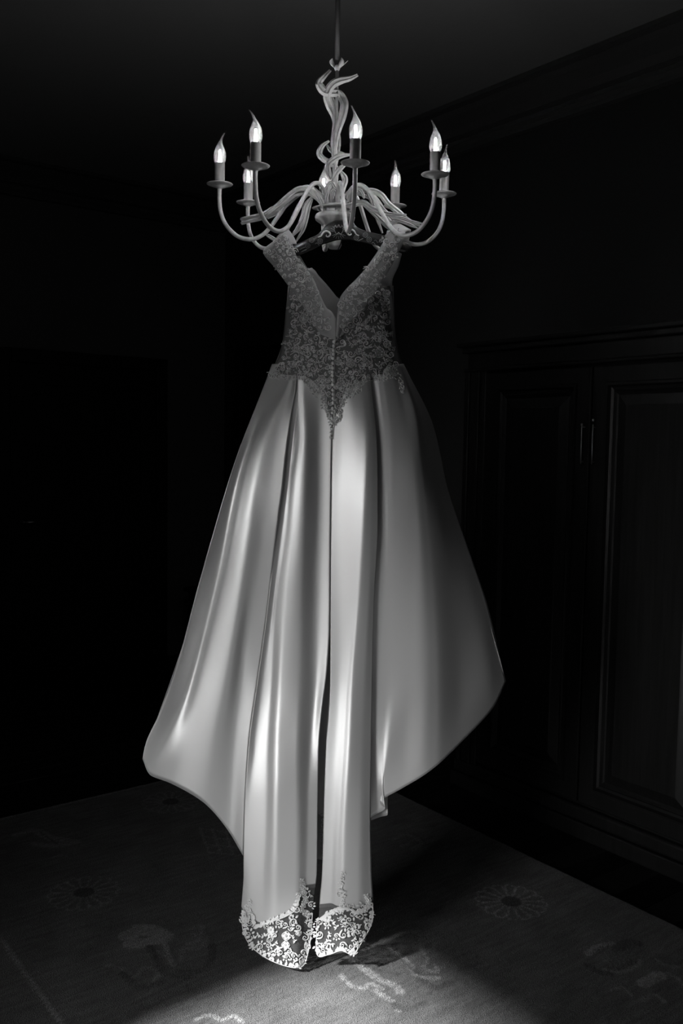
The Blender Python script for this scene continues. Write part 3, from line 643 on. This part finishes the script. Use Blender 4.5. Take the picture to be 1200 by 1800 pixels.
D = [
 (sh(R4x[:8], -1), [(640, .6), (850, 3.4), (1200, -2), (1440, -1)], 640, 1438),
 ([(640, 652), (680, 659), (807, 672), (919, 675), (1059, 669), (1142, 666), (1300, 662), (1434, 661)], [(640, .7), (850, 3.2), (1200, -2.2), (1380, -.9), (1434, -.9)], 640, 1431),
 ([(640, 658), (680, 666), (807, 681), (1000, 683), (1200, 678), (1380, 672), (1424, 677)], [(640, .9), (850, 3.3), (1200, -2.1), (1350, -.4), (1424, 1.2)], 640, 1421),
 ([(640, 664), (680, 674), (807, 690), (1000, 695), (1200, 693), (1360, 676), (1412, 667)], [(640, .9), (850, 3.4), (1200, -1.9), (1350, -.2), (1412, .2)], 640, 1410),
 ([(640, 680), (680, 692), (807, 708), (1000, 716), (1200, 716), (1386, 706)], [(640, -.6), (850, 3.4), (1200, -1.6), (1386, .4)], 640, 1386),
 ([(640, 690), (680, 702), (807, 723), (1000, 738), (1200, 744), (1362, 740)], [(640, -2.3), (850, 3.2), (1200, -1.3), (1362, .6)], 640, 1366),
 ([(640, 700), (665, 710), (733, 731), (820, 739), (900, 748), (1000, 757), (1142, 766), (1250, 768), (1345, 766)], [(640, -4.2), (850, 1.9), (1200, -2.0), (1345, .0)], 640, 1347),
 ([(640, 704), (665, 713), (745, 741), (820, 753), (900, 769), (1000, 786), (1142, 806), (1299, 816)], [(640, -6), (850, -1.6), (1200, -7), (1299, -5)], 640, 1299),
 ([(640, 706), (660, 716), (745, 752), (863, 775), (986, 810), (1059, 832), (1187, 860), (1235, 868)], [(640, -7.5), (850, -5.5), (1100, -11), (1235, -12)], 640, 1240),
 ([(640, 709), (658, 718), (745, 760), (863, 788), (986, 830), (1059, 855), (1187, 886), (1198, 889)], [(640, -8.5), (850, -9), (1100, -15), (1198, -16)], 640, 1197)]
panel('skirt_panel', D, 'satin', 110, 9)
# far half of the skirt and its hem
rear = []
for t, (xt, xm, xh, yh, dt, dm, dh) in enumerate([
 (478, 316, 252, 1330, -7.2, -1.4, -4.5), (482, 319, 262, 1358, -12, -12, -12), (500, 380, 350, 1396, -14, -17, -17), (530, 450, 440, 1450, -15, -17, -17),
 (560, 520, 520, 1490, -15, -15, -14), (590, 575, 570, 1512, -15, -14, -12), (620, 640, 622, 1488, -15, -15, -14), (650, 700, 640, 1440, -15, -18, -18), (670, 740, 690, 1385, -15, -20, -20),
 (690, 800, 770, 1325, -14, -22, -22), (702, 845, 850, 1235, -12, -20, -20), (709, 876, 888, 1196, -8.5, -15, -16)]):
    rear.append(([(640, xt), (1150, xm), (yh, xh)], [(640, dt), (1150, dm), (yh, dh)], 640, yh))
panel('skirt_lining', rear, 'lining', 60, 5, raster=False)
# small underlayer at the ruffle
ul = [([(1300, 652), (1442, 652)], [(1300, -2.5), (1442, -2.5)], 1300, 1442), ([(1300, 668), (1437, 668)], [(1300, -3), (1437, -3)], 1300, 1436), ([(1300, 681), (1433, 681)], [(1300, -2.5), (1433, -2.5)], 1300, 1432), ([(1300, 684), (1403, 680)], [(1300, -1.5), (1403, -1.0)], 1300, 1400)]
panel('under_layer', ul, 'lining', 20, 4, raster=False)
# sheer hem of the train
def ext(cols, ends, lap):
    return [(kx, [(y, d + .25) for y, d in kd], yh - lap, ye) for (kx, kd, _, yh), ye in zip(cols, ends)]
hemL = ext(Lc, (1650, 1668, 1683, 1695, 1703, 1694, 1640), 6); hemR = ext(Rc, (1679, 1680, 1677, 1674, 1679, 1640), 6)
oL, GL = panel('sheer_hem', hemL, 'hemtulle', 26, 7); oR, GR = panel('sheer_hem', hemR, 'hemtulle', 26, 7)

gap_sheet = [([(1100, x), (1436, x)], [(1100, -6.5), (1436, dd - 1.2)], 1100, ye) for x, dd, ye in ((548, -2.6, 1425), (562, -2.2, 1432), (576, -2.2, 1437), (590, -2.6, 1440))]  # added sheet close behind the seam gap, where no light reached the lining
panel('under_layer', gap_sheet, 'lining', 20, 3, raster=False)
# --- bodice: near half (the gown's back) and far half
def ell(x, xl, xr, dn, df=None):
    c = (xl + xr) / 2; h = (xr - xl) / 2; s = max(0, 1 - ((x - c) / h) ** 2); return -9 + (dn + 9) * math.sqrt(s)
xl_k = [(495, 509), (530, 504), (580, 499), (620, 493), (660, 475), (700, 462)]; xr_k = [(495, 690), (540, 692), (600, 696), (640, 706), (675, 718), (700, 724)]
cols = []; NS = 18
top_c = [(0, 501), (.2, 540), (.36, 574), (.44, 590), (.47, 597), (.55, 585), (.66, 556), (.78, 522), (.86, 504), (1, 502)]
for k in range(NS + 1):
    s = k / NS; s2 = .5 - .5 * math.cos(math.pi * s) if True else s; s2 = .35 * s2 + .65 * s
    ya = float(np.interp(s2, [q[0] for q in top_c], [q[1] for q in top_c])); xe = 477 + (713 - 477) * s2; yb = float(np.interp(xe, [470, 545, 562, 572, 586, 598, 606, 632, 645, 715], [656, 662, 684, 715, 740, 722, 692, 676, 660, 656]))
    kx = []; kd = []
    for y in (500, 540, 580, 620, 650, 668):
        xl = float(ip(xl_k, np.array([y]))[0]); xr = float(ip(xr_k, np.array([y]))[0]); x = xl + (xr - xl) * s2
        kx.append((y, x)); kd.append((y, ell(x, xl - .5, xr + .5, 4.2)))
    if yb > 668: kx.append((yb, kx[-1][1] + (586 - kx[-1][1]) * .25)); kd.append((yb, dat(kx[-1][1], yb) + .2))
    kd[-2 if yb > 668 else -1] = (668, max(kd[-2 if yb > 668 else -1][1], dat(kx[-1][1], 668) + .25))
    kx.insert(0, (495, kx[0][1])); kd.insert(0, (495, kd[0][1])); cols.append((kx, kd, ya, yb))
oB, GB = panel('bodice', cols, 'tulle', 50, 2)
fc = []
ft = [(0, 501), (.15, 470), (.3, 500), (.42, 535), (.5, 526), (.6, 520), (.8, 505), (1, 502)]
ft = [(0, 503), (.12, 478), (.22, 470), (.30, 488), (.38, 502), (.45, 518), (.5, 526), (.62, 520), (.8, 506), (1, 502)]
for k in range(15):
    s = k / 14; kx = []; kd = []; ya = float(np.interp(s, [q[0] for q in ft], [q[1] for q in ft]))
    for y in (470, 540, 600, 660):
        xl = float(ip(xl_k, np.array([max(y, 495)]))[0]); xr = float(ip(xr_k, np.array([max(y, 495)]))[0]); x = xl + (xr - xl) * s
        kx.append((y, x)); kd.append((y, -9 - 9 * math.sqrt(max(0, 1 - ((s - .5) * 2) ** 2))))
    fc.append((kx, kd, ya, 660))
panel('bodice_front', fc, 'tulle', 24, 2, raster=False)
# straps: sheer bands folded over the hanger, front sheet and rear sheet
def band(outer, inner, m='organza', n=44, name='strap', ras=True, par=None, bulge=.8):
    o_ = spline(outer, n); i_ = spline(inner, n); G = np.zeros((n, 9, 3))
    for r in range(n):
        for c in range(9):
            s = c / 8; G[r, c] = o_[r] * (1 - s) + i_[r] * s
            G[r, c, 2] += bulge * math.sin(math.pi * s) * .6 + .22 * math.sin(r * .45 + c * .3)
    if ras: rast(G)
    ob = build(name, MB().grid(wpt(G)), m, par or dr); solid(ob, .0008); return ob, G
sL, GsL = band([(480, 424, 6.9), (462, 443, 7.2), (484, 472, 6.0), (507, 503, 5.9), (527, 531, 5.5), (546, 556, 5.2), (560, 584, 5.8), (576, 593, 6.0), (590, 598, 6.0)],
               [(501, 408, 8.4), (512, 424, 8.7), (521, 450, 7.9), (533, 464, 7.7), (549, 487, 7.3), (562, 517, 6.7), (573, 540, 6.2), (583, 548, 6.1), (590, 560, 6.2)])
sR, GsR = band([(712, 408, 7.6), (708, 428, 7.7), (695, 452, 7.3), (681, 480, 6.8), (664, 505, 6.4), (648, 530, 5.9), (628, 555, 5.7), (606, 572, 6.2), (594, 597, 6.4)],
               [(680, 405, 8.6), (676, 420, 9.0), (663, 442, 8.6), (645, 468, 8.0), (628, 488, 7.7), (610, 506, 7.5), (598, 522, 7.2), (594, 540, 6.8), (590, 590, 6.4)])
# caps over the hanger ends and the rear sheets
band([(480, 424, 7), (491, 411, 6.6), (501, 400, 5.5)], [(522, 430, 4), (516, 416, 4), (506, 402, 4)], n=10, ras=False, bulge=0)
band([(711, 410, 7.4), (716, 405, 6), (722, 404, 4)], [(684, 400, 8), (692, 394, 6.4), (702, 393, 4.5)], n=12, ras=False, bulge=.6)
band([(722, 404, 3.5), (718, 425, 3), (716, 426, 3)], [(700, 394, 4), (696, 418, 3.5), (694, 421, 3.4)], n=10, ras=False, bulge=.2)
band([(706, 446, 0), (700, 468, -1), (690, 490, -3), (689, 512, -6)], [(690, 438, 1), (676, 462, 0), (662, 492, -2), (655, 512, -5)], n=16, ras=False, bulge=.3)
band([(527, 449, 4), (541, 473, 2), (549, 484, 0), (556, 500, -4)], [(505, 452, 4), (512, 478, 2), (520, 495, 0), (530, 515, -4)], n=16, ras=False, bulge=.3)

# --- lace: corded scrolls, blossoms and leaves laid on the cloth
class Lace:
    def __init__(s, off, r): s.cord = MB(); s.leafm = MB(); s.off = off; s.r = r; s.beads = MB(); s.nb = 0
    def pt(s, x, y, o=0.0): return P(x, y, dat(x, y) + (s.off + o) * 100)
    def cordline(s, pts, r=None, n=14):
        q = spline(pts, n); r = r or s.r; d = np.array([dat(x, y) for x, y in q]); d = np.convolve(np.pad(d, 2, 'edge'), np.ones(5) / 5, 'valid')
        s.cord.tube([P(x, y, dd + s.off * 100) for (x, y), dd in zip(q, d)], r, 4)
    def leaf(s, x, y, a, l, w_):
        c, si = math.cos(a), math.sin(a); n = 5; rows = []
        for k in range(n + 1):
            t = k / n; ww = w_ * math.sin(math.pi * (.06 + .9 * t)) * .5; mx, my = x + c * l * t, y + si * l * t
            rows.append([s.pt(mx - si * ww, my + c * ww, 0), s.pt(mx, my, .0011), s.pt(mx + si * ww, my - c * ww, 0)])
        s.leafm.grid(np.array(rows))
        if l > 4.5: s.cord.tube([q[0] for q in rows] + [q[2] for q in rows[::-1]], s.r * .55, 3, False)
    def scroll(s, x, y, a, R, turns=1.35, hand=1, r=None):
        pts = []; n = 16
        for k in range(n):
            t = k / (n - 1); rr = R * (1 - .82 * t); th = a + hand * t * turns * 2 * math.pi; pts.append((x + rr * math.cos(th), y + rr * math.sin(th)))
        x0, y0 = pts[0]; dx, dy = pts[0][0] - pts[1][0], pts[0][1] - pts[1][1]
        pts = [(x0 + dx * 1.6 + (y - y0) * .0, y0 + dy * 1.6)] + pts
        s.cordline(pts, r, 24)
    def blossom(s, x, y, R, n=5, a0=0):
        for k in range(n):
            a = a0 + 2 * math.pi * k / n
            s.leaf(x + .25 * R * math.cos(a), y + .25 * R * math.sin(a), a, R * .85, R * .8)
        s.bead(x, y, s.r * 1.6)
    def bead(s, x, y, r=.0013):
        c = s.pt(x, y, .0012); s.beads.lathe([(0, r), (r * .8, r * .6), (r, 0), (r * .8, -r * .6), (0, -r)], c, 6)
    def motif(s, x, y, R, a, hand):
        k = random.random()
        if k < .60:
            s.scroll(x, y, a, R * .55, 1.3, hand); s.scroll(x, y, a + .25, R * .75, .55, hand)
            for j in range(3): s.leaf(x + R * .6 * math.cos(a + 1.2 + j * .7), y + R * .6 * math.sin(a + 1.2 + j * .7), a + 1.2 + j * .7 + .5 * hand, R * .55, R * .28)
        elif k < .74:
            s.blossom(x, y, R * .6, 5, a)
            th = np.linspace(0, 2 * math.pi, 9) + a; s.cordline([(x + R * (.62 + .1 * (j % 2)) * math.cos(t), y + R * (.62 + .1 * (j % 2)) * math.sin(t)) for j, t in enumerate(th)], s.r * .8, 22)
        else:
            pts = [(x + R * (t - .5) * 1.8 * math.cos(a) - R * .35 * math.sin(t * 6) * math.sin(a), y + R * (t - .5) * 1.8 * math.sin(a) + R * .35 * math.sin(t * 6) * math.cos(a)) for t in np.linspace(0, 1, 7)]
            s.cordline(pts, s.r, 16)
            for j, (qx, qy) in enumerate(pts[1:-1]): s.leaf(qx, qy, a + (1.1 if j % 2 else -1.1), R * .5, R * .26)
    def done(s, m, name='lace', bead='beads', fill=None):
        if s.cord.n: build(name + '_cord', s.cord, m, dr, kind='stuff')
        if s.leafm.n: o = build(name + '_leaves', s.leafm, fill or m, dr, kind='stuff')
        if s.beads.n: build(bead, s.beads, 'bead', dr, kind='stuff')
def inpoly(x, y, poly):
    c = False; n = len(poly); j = n - 1
    for i in range(n):
        if (poly[i][1] > y) != (poly[j][1] > y) and x < (poly[j][0] - poly[i][0]) * (y - poly[i][1]) / (poly[j][1] - poly[i][1]) + poly[i][0]: c = not c
        j = i
    return c
def fill(L, poly, R0_, R1_, n, sep=.95, avoid=None):
    pts = []; xs = [p[0] for p in poly]; ys = [p[1] for p in poly]
    for _ in range(n * 40):
        if len(pts) >= n: break
        x = random.uniform(min(xs), max(xs)); y = random.uniform(min(ys), max(ys)); R = random.uniform(R0_, R1_)
        if not inpoly(x, y, poly) or any((x - a) ** 2 + (y - b) ** 2 < ((R + c) * .5 * sep * 2 * .62) ** 2 for a, b, c in pts): continue
        if avoid and avoid(x, y): continue
        pts.append((x, y, R)); L.motif(x, y, R, random.uniform(0, 6.28), random.choice((-1, 1)))
    return pts
body_poly = [(514, 512), (530, 532), (550, 558), (562, 588), (584, 600), (583, 680), (575, 690), (560, 684), (545, 672), (515, 662), (482, 662), (501, 622), (507, 580)]
body_poly2 = [(594, 604), (606, 580), (640, 548), (660, 512), (683, 507), (685, 545), (689, 600), (696, 640), (704, 662), (680, 664), (642, 666), (628, 684), (610, 690), (592, 690)]
vee = [(545, 668), (640, 668), (632, 690), (610, 696), (604, 716), (598, 742), (590, 744), (588, 752), (580, 740), (572, 726), (568, 700), (548, 688)]
LB = Lace(.0022, .00095)
fill(LB, body_poly, 8, 13, 75); fill(LB, body_poly2, 8, 13, 80); fill(LB, body_poly, 4, 6, 60, 1.3); fill(LB, body_poly2, 4, 6, 60, 1.3)
fill(LB, vee, 6, 10, 40)
# scalloped lower edge of the bodice lace
edge = [(473, 660), (484, 665), (494, 664), (506, 668), (518, 665), (532, 668), (545, 682), (556, 692), (566, 692), (570, 706), (573, 722), (580, 738), (587, 746)]
edge2 = [(592, 744), (599, 734), (601, 716), (608, 700), (618, 692), (630, 688), (638, 672), (650, 668), (662, 668), (674, 670), (684, 662), (698, 666), (706, 676), (708, 690)]
for e in (edge, edge2):
    for k, (x, y) in enumerate(spline(e, 26)): LB.scroll(x, y - 2, random.uniform(0, 6), random.uniform(3, 4.6), 1.1, random.choice((-1, 1)))
    for k, (x, y) in enumerate(spline(e, 40)): LB.leaf(x, y - 4, math.pi / 2 + random.uniform(-.7, .7), 5.5, 3.5)
for _ in range(330):
    x = random.uniform(474, 708); y = 505 + 165 * random.random() ** .7
    if inpoly(x, y, body_poly) or inpoly(x, y, body_poly2): LB.bead(x, y, .0008 if random.random() < .75 else .0019)
# straps
spL = [(470, 440), (500, 414), (514, 440), (530, 466), (545, 488), (560, 520), (572, 548), (580, 575), (565, 578), (540, 540), (510, 500)]
spR = [(690, 404), (706, 410), (700, 438), (680, 474), (655, 512), (622, 552), (600, 574), (596, 540), (612, 512), (640, 480), (664, 446)]
fill(LB, spL, 6, 10, 40); fill(LB, spR, 6, 10, 44); fill(LB, spL, 3.5, 5.5, 46, 1.2); fill(LB, spR, 3.5, 5.5, 50, 1.2)
for _ in range(150):
    x = random.uniform(465, 715); y = random.uniform(405, 590)
    if inpoly(x, y, spL) or inpoly(x, y, spR): LB.bead(x, y, .0008 if random.random() < .8 else .0018)
LB.done('lace', fill='lacefill')
# train lace
LH = Lace(.0030, .0013)
zl = [(427, 1588), (440, 1600), (447, 1626), (470, 1618), (500, 1608), (520, 1592), (527, 1560), (541, 1560), (548, 1600), (545, 1650), (535, 1690), (524, 1699), (498, 1694), (468, 1682), (440, 1662), (427, 1630)]
zr = [(561, 1610), (575, 1600), (592, 1592), (600, 1560), (610, 1590), (640, 1580), (652, 1582), (654, 1612), (640, 1652), (622, 1676), (600, 1671), (577, 1678), (559, 1676)]
fill(LH, zl, 7, 12, 46, .85); fill(LH, zr, 7, 12, 34, .85)
for tail in ([(431, 1626), (428, 1606), (438, 1585), (437, 1600), (430, 1640)], [(530, 1600), (536, 1580), (533, 1560), (531, 1548)], [(600, 1600), (602, 1580), (598, 1560), (603, 1536)], [(642, 1600), (648, 1584), (644, 1576)]):
    for x, y in spline(tail, 9): LH.blossom(x, y, random.uniform(4, 5.5), 5, random.uniform(0, 6)); LH.scroll(x + random.uniform(-3, 3), y, random.uniform(0, 6), 3.5, 1.1, 1, .0008)
for e in ([(425, 1600), (427, 1635), (440, 1662), (468, 1684), (498, 1697), (523, 1701), (536, 1692), (545, 1655), (549, 1605)], [(557, 1620), (557, 1677), (577, 1678), (600, 1671), (620, 1677), (638, 1652), (654, 1620), (655, 1588)],
          [(440, 1606), (448, 1630), (470, 1622), (500, 1612), (520, 1598), (527, 1574)], [(562, 1614), (578, 1604), (596, 1598), (612, 1596), (632, 1604), (650, 1592)]):
    q = spline(e, 34); LH.cordline([tuple(a) for a in q], .0014, 60)
    for k, (x, y) in enumerate(q): LH.leaf(x, y, math.atan2(1600 - y, (492 if x < 555 else 605) - x) + random.uniform(-.8, .8), 8, 4)
LH.done('hemlace', 'hem_lace', 'hem_beads')
# lace of the far hem glimpsed in the opening between the two halves of the train
lf = MB()
for k in range(9):
    x = 566 + 2 * math.sin(k); y = 1432 + k * 9; rr = 4
    pts = [P(x + rr * (1 - .12 * j) * math.cos(j * .8 + k), y + rr * (1 - .12 * j) * math.sin(j * .8 + k), -3.2) for j in range(8)]; lf.tube(pts, .0011, 4)
build('far_hem_lace', lf, 'lace', dr, kind='stuff')
# buttons down the back
bys = [500, 530, 560, 590, 620, 655, 690, 720, 745, 775, 810, 850, 880, 910, 945, 985, 1015, 1055, 1090, 1130, 1165, 1195]
b0 = None
for k, by in enumerate(bys):
    y = 480 + by / 4.138; x = np.interp(y, (600, 650, 700, 745, 770), (587, 584.5, 585.5, 583.5, 581)); c = P(x, y, dat(x, y) + .6)
    if b0 is None:
        b0 = build('button', MB().lathe([(0, .0052), (.0034, .0042), (.0052, 0), (.0034, -.0042), (0, -.0052)], (0, 0, 0), 12), 'button', dr); o = b0
    else: o = copy(b0, dr)
    o.location = Vector(c); o.rotation_euler = (0, 0, 0)
pk_ = [(588.5, 598), (588, 640), (588.5, 700), (587, 740), (585, 772)]
q = spline(pk_, 40); build('placket', MB().tube([P(x, y, dat(x, y) + .15) for x, y in q], .0016, 6), 'lace', dr)
